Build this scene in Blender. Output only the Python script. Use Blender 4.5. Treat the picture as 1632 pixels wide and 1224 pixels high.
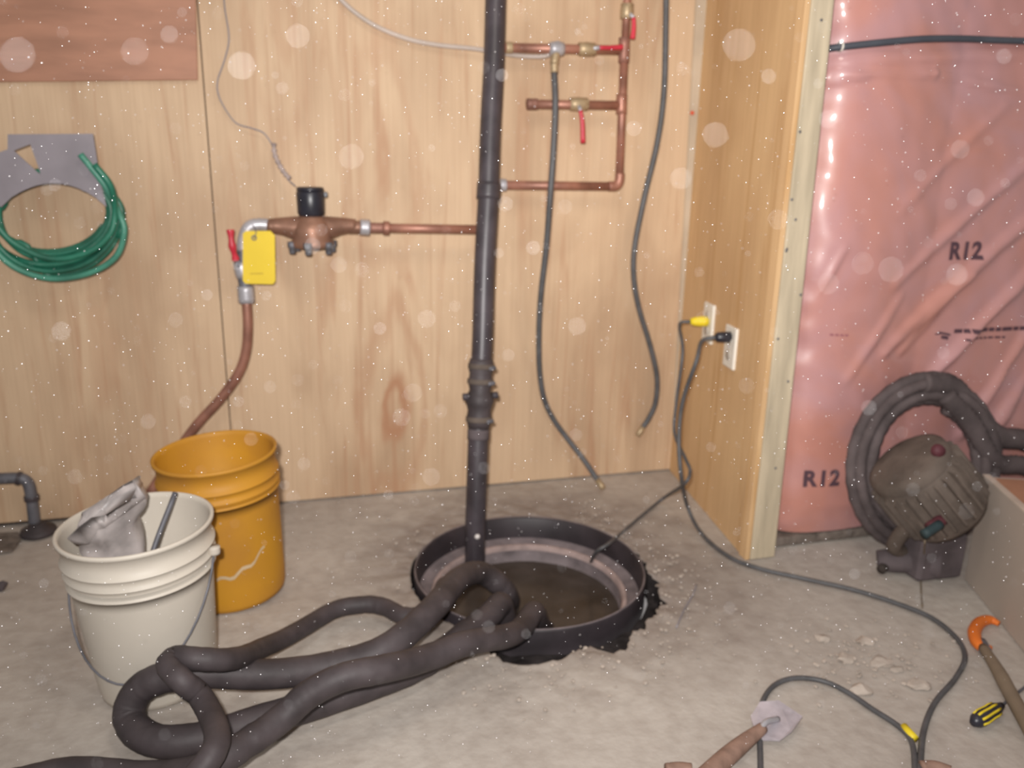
import bpy, bmesh, math, random
from mathutils import Vector, Matrix, noise
random.seed(7)
PI = math.pi
SC = bpy.context.scene
COL = SC.collection
for o in list(bpy.data.objects): bpy.data.objects.remove(o)

# ------------------------------------------------------------ camera, light, exposure
F = 1300.0; CX, CY = 816.0, 612.0; H = 1.11
dn = Vector((-96, 4588, 1300)).normalized()
xr = Vector((4974, -263, 1300)); xr = (xr - dn * xr.dot(dn)).normalized()
up = -dn; yv = up.cross(xr)
cam_d = bpy.data.cameras.new('camera'); cam = bpy.data.objects.new('camera', cam_d); COL.objects.link(cam)
cam_d.sensor_width = 36; cam_d.lens = F / 1632 * 36; cam_d.clip_start = .02
R = Matrix(((xr[0], -xr[1], -xr[2]), (yv[0], -yv[1], -yv[2]), (up[0], -up[1], -up[2])))
cam.matrix_world = Matrix.Translation((0, 0, H)) @ R.to_4x4()
cam_d.dof.use_dof = True; cam_d.dof.focus_distance = 1.1; cam_d.dof.aperture_fstop = 3.6
SC.camera = cam
SC.view_settings.view_transform = 'Standard'; SC.view_settings.look = 'None'
SC.view_settings.exposure = -0.10; SC.view_settings.gamma = 1; SC.view_settings.use_curve_mapping = False
w = bpy.data.worlds.new('world'); SC.world = w; w.use_nodes = True
w.node_tree.nodes['Background'].inputs[0].default_value = (1.0, .93, .90, 1); w.node_tree.nodes['Background'].inputs[1].default_value = .30
def area(name, loc, target, size, power, color, spread=180):
    ld = bpy.data.lights.new(name, 'AREA'); ld.shape = 'DISK'; ld.size = size; ld.energy = power; ld.color = color
    ld.spread = math.radians(spread)
    o = bpy.data.objects.new(name, ld); COL.objects.link(o); o.location = loc
    o.rotation_euler = (Vector(target) - Vector(loc)).to_track_quat('-Z', 'Y').to_euler(); return o
area('camera_flash', (-.05, -.02, H + .09), (.85, 2.4, 1.05), .05, 34, (1, .97, .94), 125)
area('overhead_fill', (.3, .9, 2.45), (.55, 2.2, .9), .5, 8, (1, .90, .78))  # unseen warm fill from overhead

# ------------------------------------------------------------ where a pixel's ray meets a real plane
def ray(px, py):
    d = Vector((px - CX, py - CY, F)); return Vector((d.dot(xr), d.dot(yv), d.dot(up)))
def fl(px, py, z=0.0):
    r = ray(px, py); t = (z - H) / r.z; return Vector((r.x * t, r.y * t, z))
YW = 2.55
def wl(px, py, off=0.0, Y=YW):
    r = ray(px, py); t = (Y - off) / r.y; return Vector((r.x * t, Y - off, r.z * t + H))
def xw(px, py, X):
    r = ray(px, py); t = X / r.x; return Vector((X, r.y * t, r.z * t + H))

# ------------------------------------------------------------ materials
def mat(name, col, rough=.8, metal=0, var=.15, scale=8, bump=0, bscale=60, col2=None, spec=.3, alpha=1, coat=0, stretch=None, trans=0):
    m = bpy.data.materials.new(name); m.use_nodes = True; nt = m.node_tree; b = nt.nodes['Principled BSDF']
    N = nt.nodes.new; L = nt.links.new
    b.inputs['Roughness'].default_value = rough; b.inputs['Metallic'].default_value = metal
    b.inputs['Specular IOR Level'].default_value = spec; b.inputs['Alpha'].default_value = alpha
    if coat: b.inputs['Coat Weight'].default_value = coat; b.inputs['Coat Roughness'].default_value = .12
    if trans: b.inputs['Transmission Weight'].default_value = trans
    g = N('ShaderNodeNewGeometry'); src = g.outputs['Position']
    if stretch:
        mp = N('ShaderNodeMapping'); mp.inputs['Scale'].default_value = stretch; L(src, mp.inputs['Vector']); src = mp.outputs[0]
    n = N('ShaderNodeTexNoise'); n.inputs['Scale'].default_value = scale; n.inputs['Detail'].default_value = 5; L(src, n.inputs['Vector'])
    r = N('ShaderNodeValToRGB'); e = r.color_ramp.elements
    c2 = col2 or tuple(min(1, c * (1 + var)) for c in col); c1 = col if col2 else tuple(c * (1 - var) for c in col)
    e[0].position = .32; e[0].color = (*c1, 1); e[1].position = .68; e[1].color = (*c2, 1)
    L(n.outputs['Fac'], r.inputs[0]); L(r.outputs[0], b.inputs['Base Color'])
    if bump:
        n2 = N('ShaderNodeTexNoise'); n2.inputs['Scale'].default_value = bscale; n2.inputs['Detail'].default_value = 4; L(src, n2.inputs['Vector'])
        bp = N('ShaderNodeBump'); bp.inputs['Strength'].default_value = bump; bp.inputs['Distance'].default_value = .01
        L(n2.outputs['Fac'], bp.inputs['Height']); L(bp.outputs[0], b.inputs['Normal'])
    return m

def plywood(name, base, dark, streak, figures=()):
    m = bpy.data.materials.new(name); m.use_nodes = True; nt = m.node_tree; b = nt.nodes['Principled BSDF']
    N = nt.nodes.new; L = nt.links.new
    b.inputs['Roughness'].default_value = .62; b.inputs['Specular IOR Level'].default_value = .25
    g = N('ShaderNodeNewGeometry')
    def noi(sc, s, det=4, dist=0.):
        mp = N('ShaderNodeMapping'); mp.inputs['Scale'].default_value = sc; L(g.outputs['Position'], mp.inputs['Vector'])
        n = N('ShaderNodeTexNoise'); n.inputs['Scale'].default_value = s; n.inputs['Detail'].default_value = det; n.inputs['Distortion'].default_value = dist
        L(mp.outputs[0], n.inputs['Vector']); return n.outputs['Fac']
    def ramp(f, stops):
        r = N('ShaderNodeValToRGB'); e = r.color_ramp.elements
        e[0].position, e[0].color = stops[0]; e[1].position, e[1].color = stops[1]
        for p, c in stops[2:]:
            q = e.new(p); q.color = c
        L(f, r.inputs[0]); return r.outputs[0]
    def mix(f, a, c, mode='MIX'):
        x = N('ShaderNodeMix'); x.data_type = 'RGBA'; x.blend_type = mode
        if isinstance(f, float): x.inputs[0].default_value = f
        else: L(f, x.inputs[0])
        for s, v in ((6, a), (7, c)):
            if isinstance(v, tuple): x.inputs[s].default_value = v
            else: L(v, x.inputs[s])
        return x.outputs[2]
    B = (1, 1, 1, 1); K = (0, 0, 0, 1)
    big = ramp(noi((2.2, 2.2, .9), 2.2, 3, .4), [(.35, (*dark, 1)), (.62, (*base, 1))])
    st = ramp(noi((9, 9, .55), 2.2, 5, 1.3), [(.55, K), (.70, B)])
    c = mix(st, big, (*streak, 1)) if False else None
    x = N('ShaderNodeMath'); x.operation = 'MULTIPLY'; L(st, x.inputs[0]); x.inputs[1].default_value = .55
    c = mix(x.outputs[0], big, (*streak, 1))
    fine = ramp(noi((60, 60, 1.2), 2.0, 3, .2), [(.35, (.93, .92, .91, 1)), (.62, B)])
    c = mix(1.0, c, fine, 'MULTIPLY')
    if figures:        # cathedral figure: nested rings of late wood, tall and narrow
        sp = N('ShaderNodeSeparateXYZ'); L(g.outputs['Position'], sp.inputs[0])
        wob = noi((5, 5, 1.6), 1.8, 3, .6)
        for (fx, fz, kx, kz, amt) in figures:
            def M(op, a, bb=None, cc=None):
                q = N('ShaderNodeMath'); q.operation = op
                for i, v in enumerate((a, bb, cc)):
                    if v is None: continue
                    if isinstance(v, (int, float)): q.inputs[i].default_value = v
                    else: L(v, q.inputs[i])
                return q.outputs[0]
            dx = M('MULTIPLY', M('SUBTRACT', sp.outputs[0], fx), kx); dz = M('MULTIPLY', M('SUBTRACT', sp.outputs[2], fz), kz)
            d = M('SQRT', M('ADD', M('MULTIPLY', dx, dx), M('MULTIPLY', dz, dz)))
            d = M('ADD', d, M('MULTIPLY', M('SUBTRACT', wob, .5), 1.1))
            rings = M('POWER', M('MULTIPLY_ADD', M('SINE', M('MULTIPLY', d, 9.5)), .5, .5), 2.5)
            fade = M('SUBTRACT', 1.0, M('SMOOTH_MIN', d, 1.0, .1)); fade = M('MAXIMUM', fade, 0)
            c = mix(M('MULTIPLY', M('MULTIPLY', rings, M('SMOOTH_MIN', M('MULTIPLY', fade, 2.2), 1.0, .1)), amt), c, (*streak, 1))
    L(c, b.inputs['Base Color'])
    bp = N('ShaderNodeBump'); bp.inputs['Strength'].default_value = .15; bp.inputs['Distance'].default_value = .003
    L(noi((70, 70, 2), 2.0), bp.inputs['Height']); L(bp.outputs[0], b.inputs['Normal'])
    return m

M = {}
M['ply'] = plywood('plywood', (.615, .445, .295), (.475, .325, .21), (.42, .225, .13),
                   [(.30, .34, 8, 2.4, 1.0), (.28, 1.10, 9, 2.2, .6), (.02, 1.45, 9, 2.0, .3), (.90, 1.25, 8, 1.6, .2), (-.55, .55, 7, 1.4, .3)])
M['ply2'] = plywood('plywood_return', (.71, .475, .255), (.61, .39, .205), (.50, .28, .11))
M['stud'] = mat('pine', (.66, .55, .36), .7, var=.1, scale=3, stretch=(8, 8, 1), bump=.1)
M['studg'] = mat('weathered_pine', (.50, .42, .30), .8, var=.18, scale=4, stretch=(9, 9, 1))
M['hard'] = mat('brown_hardboard', (.37, .185, .12), .55, var=.16, scale=5, stretch=(1, 1, 5), bump=.05)
M['dark'] = mat('dark_gap', (.05, .04, .035), .9)
M['sill'] = mat('dirty_sill_and_shadow', (.17, .14, .12), .95, var=.4, scale=30, bump=.4)
def concrete():
    m = mat('concrete', (.42, .375, .335), .9, scale=2.2, bump=.25, bscale=45, col2=(.53, .485, .435))
    nt = m.node_tree; b = nt.nodes['Principled BSDF']; N = nt.nodes.new; L = nt.links.new
    base = b.inputs['Base Color'].links[0].from_socket; g = N('ShaderNodeNewGeometry')
    # rough broken patch and grime around the pit
    vm = N('ShaderNodeVectorMath'); vm.operation = 'DISTANCE'; L(g.outputs['Position'], vm.inputs[0]); vm.inputs[1].default_value = (.66, 1.98, 0)
    n = N('ShaderNodeTexNoise'); n.inputs['Scale'].default_value = 9; n.inputs['Detail'].default_value = 6; L(g.outputs['Position'], n.inputs['Vector'])
    a = N('ShaderNodeMath'); a.operation = 'MULTIPLY_ADD'; L(n.outputs['Fac'], a.inputs[0]); a.inputs[1].default_value = -.45; L(vm.outputs['Value'], a.inputs[2])
    r = N('ShaderNodeValToRGB'); e = r.color_ramp.elements; e[0].position = .12; e[0].color = (.62, .58, .57, 1); e[1].position = .42; e[1].color = (1, 1, 1, 1)
    L(a.outputs[0], r.inputs[0])
    n2 = N('ShaderNodeTexNoise'); n2.inputs['Scale'].default_value = 26; n2.inputs['Detail'].default_value = 5; L(g.outputs['Position'], n2.inputs['Vector'])
    r2 = N('ShaderNodeValToRGB'); e = r2.color_ramp.elements; e[0].position = .3; e[0].color = (.86, .84, .83, 1); e[1].position = .6; e[1].color = (1, 1, 1, 1); L(n2.outputs['Fac'], r2.inputs[0])
    x = N('ShaderNodeMix'); x.data_type = 'RGBA'; x.blend_type = 'MULTIPLY'; x.inputs[0].default_value = 1; L(base, x.inputs[6]); L(r.outputs[0], x.inputs[7])
    y = N('ShaderNodeMix'); y.data_type = 'RGBA'; y.blend_type = 'MULTIPLY'; y.inputs[0].default_value = 1; L(x.outputs[2], y.inputs[6]); L(r2.outputs[0], y.inputs[7])
    L(y.outputs[2], b.inputs['Base Color']); return m
M['floor'] = concrete()
M['chip'] = mat('concrete_chip', (.43, .37, .32), .95, var=.2, scale=20, bump=.3)
M['soil'] = mat('wet_soil', (.035, .03, .03), 1, spec=0, var=.4, scale=25, bump=.6, bscale=40)
M['blackp'] = mat('black_plastic_pipe', (.052, .043, .050), .42, var=.3, scale=14, spec=.5)  # black lifted towards grey to carry the room's haze
M['rubber'] = mat('hazed_dusty_hose', (.056, .045, .048), .6, var=.3, scale=16, spec=.4, bump=.15, bscale=30)  # haze lightened into the black, with dusty mottling
M['rubber2'] = mat('black_rubber_cord', (.085, .085, .090), .5, var=.2, scale=30, spec=.5)
M['basin'] = mat('basin_plastic', (.034, .027, .031), .5, var=.3, scale=10, spec=.4)
M['basing'] = mat('silted_highlit_plastic', (.17, .14, .145), .7, var=.35, scale=14, bump=.2)
M['ridge'] = mat('silted_ridge', (.33, .25, .235), .7, var=.3, scale=16)
M['water'] = mat('murky_water', (.042, .031, .023), .22, var=.35, scale=9, spec=.25, col2=(.070, .056, .048))
M['copper'] = mat('copper', (.33, .155, .11), .45, metal=.35, var=.3, scale=14, spec=.5)
M['copperd'] = mat('tarnished_copper', (.30, .15, .115), .5, metal=.3, var=.25, scale=20)
M['brass'] = mat('brass', (.42, .32, .20), .45, metal=.4, var=.2, scale=20)
M['bronze'] = mat('bronze_meter_body', (.27, .145, .10), .42, metal=.35, var=.25, scale=14, bump=.1)
M['steel'] = mat('galvanised_steel', (.46, .45, .48), .4, metal=.4, var=.15, scale=20)
M['steeld'] = mat('dull_steel', (.15, .15, .17), .5, metal=.3, var=.3, scale=20)
M['blackm'] = mat('black_register', (.022, .022, .032), .35, var=.3, scale=20, spec=.5)
M['red'] = mat('red_vinyl_grip', (.55, .03, .055), .4, var=.15, spec=.5)
M['tag'] = mat('yellow_tag', (.74, .54, .035), .6, var=.05)
M['tagink'] = mat('tag_ink', (.45, .32, .05), .8)
M['wire'] = mat('grey_wire', (.26, .24, .26), .6)
M['wireh'] = mat('heat_shrink', (.36, .29, .27), .6, var=.3, scale=60)
M['clear'] = mat('cloudy_tube', (.62, .54, .49), .35, alpha=.55, spec=.5)
M['orange'] = mat('orange_bucket', (.44, .205, .035), .55, scale=5, spec=.3, col2=(.57, .275, .022))
M['duct'] = mat('grey_smear', (.55, .42, .26), .7)
M['whiteb'] = mat('white_bucket', (.56, .51, .44), .5, var=.06, scale=5, spec=.4)
M['whited'] = mat('dirty_white_plastic', (.50, .45, .39), .6, var=.2, scale=9)
M['bag'] = mat('clear_bag', (.55, .50, .49), .35, alpha=.62, spec=.5, var=.3, scale=16)
M['greyplate'] = mat('grey_metal_plate', (.25, .225, .25), .55, var=.12, scale=10, spec=.4)
M['green'] = mat('green_hose', (.018, .15, .095), .4, var=.35, scale=12, spec=.5)
M['green2'] = mat('faded_green_hose', (.06, .24, .17), .4, var=.3, scale=12, spec=.5)
M['outlet'] = mat('white_faceplate', (.78, .74, .66), .4, var=.03)
M['yplug'] = mat('yellow_plug', (.80, .62, .03), .45, var=.05)
M['cable'] = mat('slate_cable', (.075, .082, .10), .5, var=.2)
M['ink'] = mat('black_print', (.10, .055, .07), .7)
M['inkf'] = mat('faint_print', (.33, .13, .15), .7)
M['motor'] = mat('dusty_motor', (.120, .094, .078), .8, var=.3, scale=12, bump=.2)
M['motord'] = mat('dark_motor_paint', (.105, .085, .090), .8, var=.3, scale=12)
M['coil'] = mat('dusty_coil', (.105, .083, .083), .85, var=.3, scale=14, bump=.15)
M['maroon'] = mat('maroon_cap', (.10, .030, .038), .6)
M['teal'] = mat('dark_teal_shadow', (.03, .05, .055), .6)
M['box'] = mat('beige_board', (.44, .37, .315), .75, var=.06, scale=3)
M['boxt'] = mat('kraft_brown', (.37, .19, .115), .7, var=.15, scale=6)
M['boxe'] = mat('pale_edge', (.55, .46, .38), .7)
M['orangem'] = mat('orange_paint', (.72, .18, .03), .45, var=.1)
M['olive'] = mat('olive_brown_grip', (.20, .155, .11), .65, var=.2)
M['brownw'] = mat('worn_wood_handle', (.27, .17, .13), .7, var=.2, stretch=(6, 6, 1))
M['blade'] = mat('dusty_steel_blade', (.50, .46, .50), .5, metal=.25, var=.2, scale=30)
M['white'] = mat('white_glint', (.8, .75, .72), .4)

def film():
    m = mat('pink_vapour_barrier', (.555, .25, .20), .42, scale=3.4, spec=.5, col2=(.52, .285, .295), coat=.75, bump=.12, bscale=9)
    m.node_tree.nodes['Principled BSDF'].inputs['Coat Roughness'].default_value = .1
    nt = m.node_tree; n = [x for x in nt.nodes if x.type == 'TEX_NOISE'][0]; n.inputs['Distortion'].default_value = 1.0
    return m
M['film'] = film()
def dustm(name, a, g=.95):
    m = mat(name, (g, g * .98, g), 1.0, var=0, alpha=a, spec=0); return m

# ------------------------------------------------------------ mesh helpers (vertices are given in world space)
def root_of(o):
    while o.parent: o = o.parent
    return o
def link(name, V, FA, material, parent=None, smooth=True, origin=None, mi=None):
    if parent is not None: org = Vector(root_of(parent).location)
    elif origin is not None: org = Vector(origin)
    else:
        org = Vector(((min(v[0] for v in V) + max(v[0] for v in V)) / 2, (min(v[1] for v in V) + max(v[1] for v in V)) / 2, min(v[2] for v in V)))
    me = bpy.data.meshes.new(name); me.from_pydata([tuple(Vector(v) - org) for v in V], [], FA)
    for mm in (material if isinstance(material, list) else [material]): me.materials.append(mm)
    if mi: me.polygons.foreach_set('material_index', mi)
    if smooth: me.polygons.foreach_set('use_smooth', [True] * len(me.polygons))
    me.update()
    o = bpy.data.objects.new(name, me); COL.objects.link(o)
    if parent is not None: o.parent = parent
    else: o.location = org
    return o
def thing(name, loc, label, cat, group=None):
    o = bpy.data.objects.new(name, None); COL.objects.link(o); o.location = loc; o.empty_display_size = .05
    return tag(o, label, cat, group)
def tag(o, label, cat, group=None):
    o['label'] = label; o['category'] = cat
    if group: o['group'] = group
    return o
def smooth_path(P, n=6):
    P = [Vector(p) for p in P]
    if len(P) < 3: return P
    Q = [P[0] * 2 - P[1]] + P + [P[-1] * 2 - P[-2]]; out = []
    for i in range(1, len(Q) - 2):
        a, b, c, d = Q[i - 1:i + 3]
        for k in range(n):
            t = k / n
            out.append(.5 * ((2 * b) + (c - a) * t + (2 * a - 5 * b + 4 * c - d) * t * t + (3 * b - a - 3 * c + d) * t ** 3))
    out.append(P[-1]); return out
def tube_g(P, r, seg=10, cap=True, squash=None):
    """P: points; r: number or function of (i, fraction)"""
    n = len(P); T = [(P[min(i + 1, n - 1)] - P[max(i - 1, 0)]).normalized() for i in range(n)]
    a = Vector((0, 0, 1)) if abs(T[0].z) < .9 else Vector((0, 1, 0))
    u = (a - T[0] * a.dot(T[0])).normalized(); V = []; FA = []
    for i in range(n):
        u = (u - T[i] * u.dot(T[i])).normalized(); v = T[i].cross(u); rr = r(i, i / (n - 1)) if callable(r) else r
        for k in range(seg):
            A = 2 * PI * k / seg; V.append(P[i] + (u * math.cos(A) + v * math.sin(A)) * rr)
    for i in range(n - 1):
        for k in range(seg):
            k2 = (k + 1) % seg; FA.append((i * seg + k, i * seg + k2, (i + 1) * seg + k2, (i + 1) * seg + k))
    if cap: FA.append(tuple(range(seg))[::-1]); FA.append(tuple(range((n - 1) * seg, n * seg)))
    return V, FA
def tube(name, P, r, m, parent=None, seg=10, n=6, smooth=True):
    P = smooth_path(P, n) if smooth else [Vector(p) for p in P]
    V, FA = tube_g(P, r, seg); return link(name, V, FA, m, parent)
def join(parts):
    V = []; FA = []
    for v, f in parts:
        k = len(V); V += list(v); FA += [tuple(i + k for i in q) for q in f]
    return V, FA
def box_g(x0, x1, y0, y1, z0, z1, bev=0):
    V = [(x, y, z) for x in (x0, x1) for y in (y0, y1) for z in (z0, z1)]
    return V, [(0, 1, 3, 2), (4, 6, 7, 5), (0, 4, 5, 1), (2, 3, 7, 6), (0, 2, 6, 4), (1, 5, 7, 3)]
def bevelled(o, w=.002, s=2):
    b = o.modifiers.new('bevel', 'BEVEL'); b.width = w; b.segments = s; b.limit_method = 'ANGLE'; return o
def box(name, x0, x1, y0, y1, z0, z1, m, parent=None, bev=.0015):
    V, FA = box_g(x0, x1, y0, y1, z0, z1); o = link(name, V, FA, m, parent, smooth=False)
    return bevelled(o, bev) if bev else o
def lathe_g(prof, seg=40, c=(0, 0, 0), axis=(0, 0, 1), closed=False):
    c = Vector(c); q = Vector((0, 0, 1)).rotation_difference(Vector(axis).normalized()); V = []; FA = []
    for (r, z) in prof:
        for k in range(seg):
            A = 2 * PI * k / seg; V.append(c + q @ Vector((r * math.cos(A), r * math.sin(A), z)))
    n = len(prof)
    for i in range(n - 1 + (1 if closed else 0)):
        j = (i + 1) % n
        for k in range(seg):
            k2 = (k + 1) % seg; FA.append((i * seg + k, i * seg + k2, j * seg + k2, j * seg + k))
    return V, FA
def lathe(name, prof, m, parent=None, seg=40, c=(0, 0, 0), axis=(0, 0, 1), caps=True):
    if caps:
        prof = [(.00001, prof[0][1])] + list(prof) + [(.00001, prof[-1][1])]
    V, FA = lathe_g(prof, seg, c, axis); return link(name, V, FA, m, parent)
def prism_g(pts, n, d):
    """extrude polygon pts (world) by vector n*d"""
    k = len(pts); off = Vector(n) * d; V = [Vector(p) for p in pts] + [Vector(p) + off for p in pts]
    FA = [tuple(range(k))[::-1], tuple(range(k, 2 * k))] + [(i, (i + 1) % k, (i + 1) % k + k, i + k) for i in range(k)]
    return V, FA
def prism(name, pts, n, d, m, parent=None, bev=0):
    V, FA = prism_g(pts, n, d); o = link(name, V, FA, m, parent, smooth=False)
    bm = bmesh.new(); bm.from_mesh(o.data); bmesh.ops.recalc_face_normals(bm, faces=bm.faces); bm.to_mesh(o.data); bm.free()
    return bevelled(o, bev) if bev else o
def struct(o): o['kind'] = 'structure'; return o

# ------------------------------------------------------------ floor with the broken hole
PC = Vector((.595, 1.962, 0)); PR = .321
out_px = [(1030, 900), (1048, 930), (1056, 955), (1040, 985), (1012, 1002), (1000, 1030), (975, 1040), (955, 1028), (930, 1022), (905, 1040), (880, 1056), (845, 1060), (805, 1050), (780, 1035)]
angs = []
for p in out_px:
    q = fl(*p) - PC; angs.append((math.atan2(q.y, q.x), q.length))
angs += [(-PI * .72, .35), (-PI * .9, .335), (PI * .9, .325), (PI * .5, .320), (PI * .2, .325)]
angs.sort(); angs = [(angs[-1][0] - 2 * PI, angs[-1][1])] + angs + [(angs[0][0] + 2 * PI, angs[0][1])]
def hole_r(a):
    for (a0, r0), (a1, r1) in zip(angs, angs[1:]):
        if a0 <= a <= a1:
            t = (a - a0) / (a1 - a0 + 1e-9); rr = r0 + (r1 - r0) * t; break
    j = .022 if a < .1 and a > -2.4 else .004
    return max(rr + j * noise.noise(Vector((math.cos(a) * 9, math.sin(a) * 9, 3))) + j * .6 * noise.noise(Vector((math.cos(a) * 24, math.sin(a) * 24, 1))), PR + .008)
X0, X1, Y0, Y1 = -2.6, 3.4, -1.2, 2.62
NA = 240; NR = 46; V = []; FA = []
MI = []
for i in range(NA):
    a = -PI + 2 * PI * i / NA; d = Vector((math.cos(a), math.sin(a), 0)); r0 = hole_r(a)
    tx = ((X1 - PC.x) / d.x if d.x > 0 else (X0 - PC.x) / d.x) if abs(d.x) > 1e-6 else 1e9
    ty = ((Y1 - PC.y) / d.y if d.y > 0 else (Y0 - PC.y) / d.y) if abs(d.y) > 1e-6 else 1e9
    r1 = min(tx, ty)
    V.append(PC + d * (r0 + .004) + Vector((0, 0, -.10)))
    for k in range(NR):
        t = k / (NR - 1); r = r0 + (r1 - r0) * t ** 1.9; p = PC + d * r
        rough = max(0, 1 - (r - r0) / .20)
        z = -.002 + rough * (.009 * noise.fractal(p * 22, 1, 2, 3) - .004) if rough > 0 else -.002
        if k == 0: z -= .004
        z += .0012 * noise.noise(p * 6); z = min(z, .004)
        V.append(Vector((p.x, p.y, z)))
S = NR + 1
for i in range(NA):
    j = (i + 1) % NA
    for k in range(NR): FA.append((i * S + k, i * S + k + 1, j * S + k + 1, j * S + k)); MI.append(1 if k == 0 else 0)
floor = struct(link('floor', V, FA, [M['floor'], M['soil']], origin=(0, 0, 0), mi=MI))
Vs, Fs = lathe_g([(.33, -.06), (.40, -.055), (.50, -.07), (.60, -.12)], 60, PC)
Vs = [v + Vector((0, 0, .018 * noise.noise(v * 18))) for v in Vs]
o = link('soil', Vs, Fs, M['soil'], floor)
o['kind'] = 'stuff'

# ------------------------------------------------------------ walls
wb = struct(box('wall_back', X0, 1.36, YW + .016, YW + .10, -.04, 2.5, M['dark'], bev=0))
sh = box('plywood_sheet', X0, -.2145, YW, YW + .015, .012, 2.5, M['ply'], wb, .001)
sh2 = box('plywood_sheet', -.2115, 1.32, YW, YW + .015, .004, 2.5, M['ply'], wb, .001)
# return wall of the alcove, ending in a stud that faces the camera
wa = struct(box('wall_alcove', 1.3150, 1.3190, 1.99, YW, 0, 2.5, M['dark'], bev=0))
V, FA = prism_g([(1.300, YW - .001, .0), (1.212, 1.868, .0), (1.224, 1.868, .0), (1.3145, YW - .001, 0)], (0, 0, 1), 2.5)
link('plywood_sheet', V, FA, M['ply2'], wa, smooth=False)
# the stud's broad pale face and its yellow flank
V, FA = box_g(1.226, 1.305, 1.862, 1.955, 0, 2.5); V = [(x - (.03 if x > 1.3 and z > 1 else 0), y, z) for x, y, z in V]; bevelled(link('wood_stud', V, FA, M['studg'], wa, smooth=False), .003)
V, FA = box_g(1.2105, 1.2245, 1.864, 1.90, 0, 2.5); bevelled(link('edge_strip', V, FA, M['ply2'], wa, smooth=False), .001)
nails = []
for (px, py) in [(1286, 22), (1278, 88), (1309, 32), (1275, 210), (1262, 318), (1268, 350), (1254, 397), (1240, 540), (1276, 470), (1256, 608), (1219, 612), (1204, 743), (1236, 746), (1253, 400)]:
    p = wl(px, py, 0, 1.8615)
    if 1.228 < p.x < 1.303: nails.append(lathe_g([(.00001, 0), (.0035, 0), (.0035, .0015), (.00001, .0018)], 8, (p.x, 1.862, p.z), (0, -1, 0)))
V, FA = join(nails); o = link('nail_head', V, FA, M['steeld'], wa)
o['kind'] = 'stuff'
# thin grey-brown corner strip, narrowing downwards
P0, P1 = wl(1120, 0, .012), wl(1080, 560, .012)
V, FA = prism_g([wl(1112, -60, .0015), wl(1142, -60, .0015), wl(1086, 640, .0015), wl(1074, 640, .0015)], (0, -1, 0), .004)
o = link('corner_strip', V, FA, M['greyplate'], smooth=False); o.data.materials[0] = mat('grey_corner_strip', (.50, .41, .31), .8, var=.12, scale=6); struct(o)
p = wl(1103, 180, .0075); o = lathe('screw_head', [(.007, 0), (.007, .002), (.004, .003)], mat('red_mark', (.55, .10, .05), .5), o, 12, p, (0, -1, 0))

# insulated wall: pink film stretched over batts
YI = 1.93
wr = struct(box('wall_right', 1.306, X1, YI + .06, YI + .16, 0, 2.5, M['dark'], bev=0))
segs = [((1650, 420), (1440, 640), .020, .016), ((1660, 330), (1400, 560), .014, .014), ((1650, 250), (1420, 450), .010, .016), ((1655, 500), (1530, 690), .018, .016),
        ((1600, 170), (1430, 330), .006, .018), ((1430, 470), (1340, 600), .006, .012), ((1640, 590), (1560, 720), .014, .014), ((1540, 440), (1430, 560), .008, .010),
        ((1325, 122), (1480, 118), .014, .006), ((1480, 118), (1640, 150), .008, .008), ((1320, 100), (1640, 88), .008, .012), ((1335, 395), (1300, 470), .006, .01)]
SG = []
for a, b, h, wd in segs:
    A, B = wl(*a, Y=YI), wl(*b, Y=YI); SG.append((A.x, A.z, B.x, B.z, h, wd))
def ins(x, z):
    e = x - 1.306 + .012 * z; y = YI + .010 - .028 * math.tanh((e - .060) / .036) - .022 * math.sin(min(1, max(0, (e - .02) / .42)) * PI) + .012
    if e < .12: y += .0035 * math.sin(z * 48 + 3 * math.sin(z * 9)) * math.exp(-((e - .06) / .035) ** 2)
    for ax, az, bx, bz, h, wd in SG:
        dx, dz = bx - ax, bz - az; L2 = dx * dx + dz * dz; t = max(0, min(1, ((x - ax) * dx + (z - az) * dz) / L2))
        px, pz = ax + dx * t, az + dz * t; d = math.hypot(x - px, z - pz) + .012 * noise.noise(Vector((x * 7, z * 7, 0)))
        y -= 1.35 * h * math.exp(-(d / wd) ** 2) * (1 - .5 * abs(2 * t - 1))
    y -= .010 * noise.noise(Vector((x * 5, z * 4, 5))) + .004 * noise.noise(Vector((x * 16 + z * 8, z * 14, 2)))
    if z < .12: y += .02 * (1 - z / .12)
    return y
NX, NZ = 210, 250; V = []; FA = []
for i in range(NX + 1):
    x = 1.3055 + (X1 - 1.3055) * (i / NX) ** 1.35
    for j in range(NZ + 1):
        z = .035 + 2.45 * (j / NZ) ** 1.15; xx = x - .012 * z * (1 - i / NX); V.append((xx, ins(xx, z), z))
for i in range(NX):
    for j in range(NZ):
        a = i * (NZ + 1) + j; FA.append((a, a + NZ + 1, a + NZ + 2, a + 1))
film_o = link('vapour_barrier', V, FA, M['film'], wr)
# dirty sill plate under the film
V, FA = box_g(1.306, X1, 1.915, 1.985, 0, .030)
o = bevelled(link('sill_plate', V, FA, M['sill'], wr, smooth=False), .006, 3)
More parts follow.
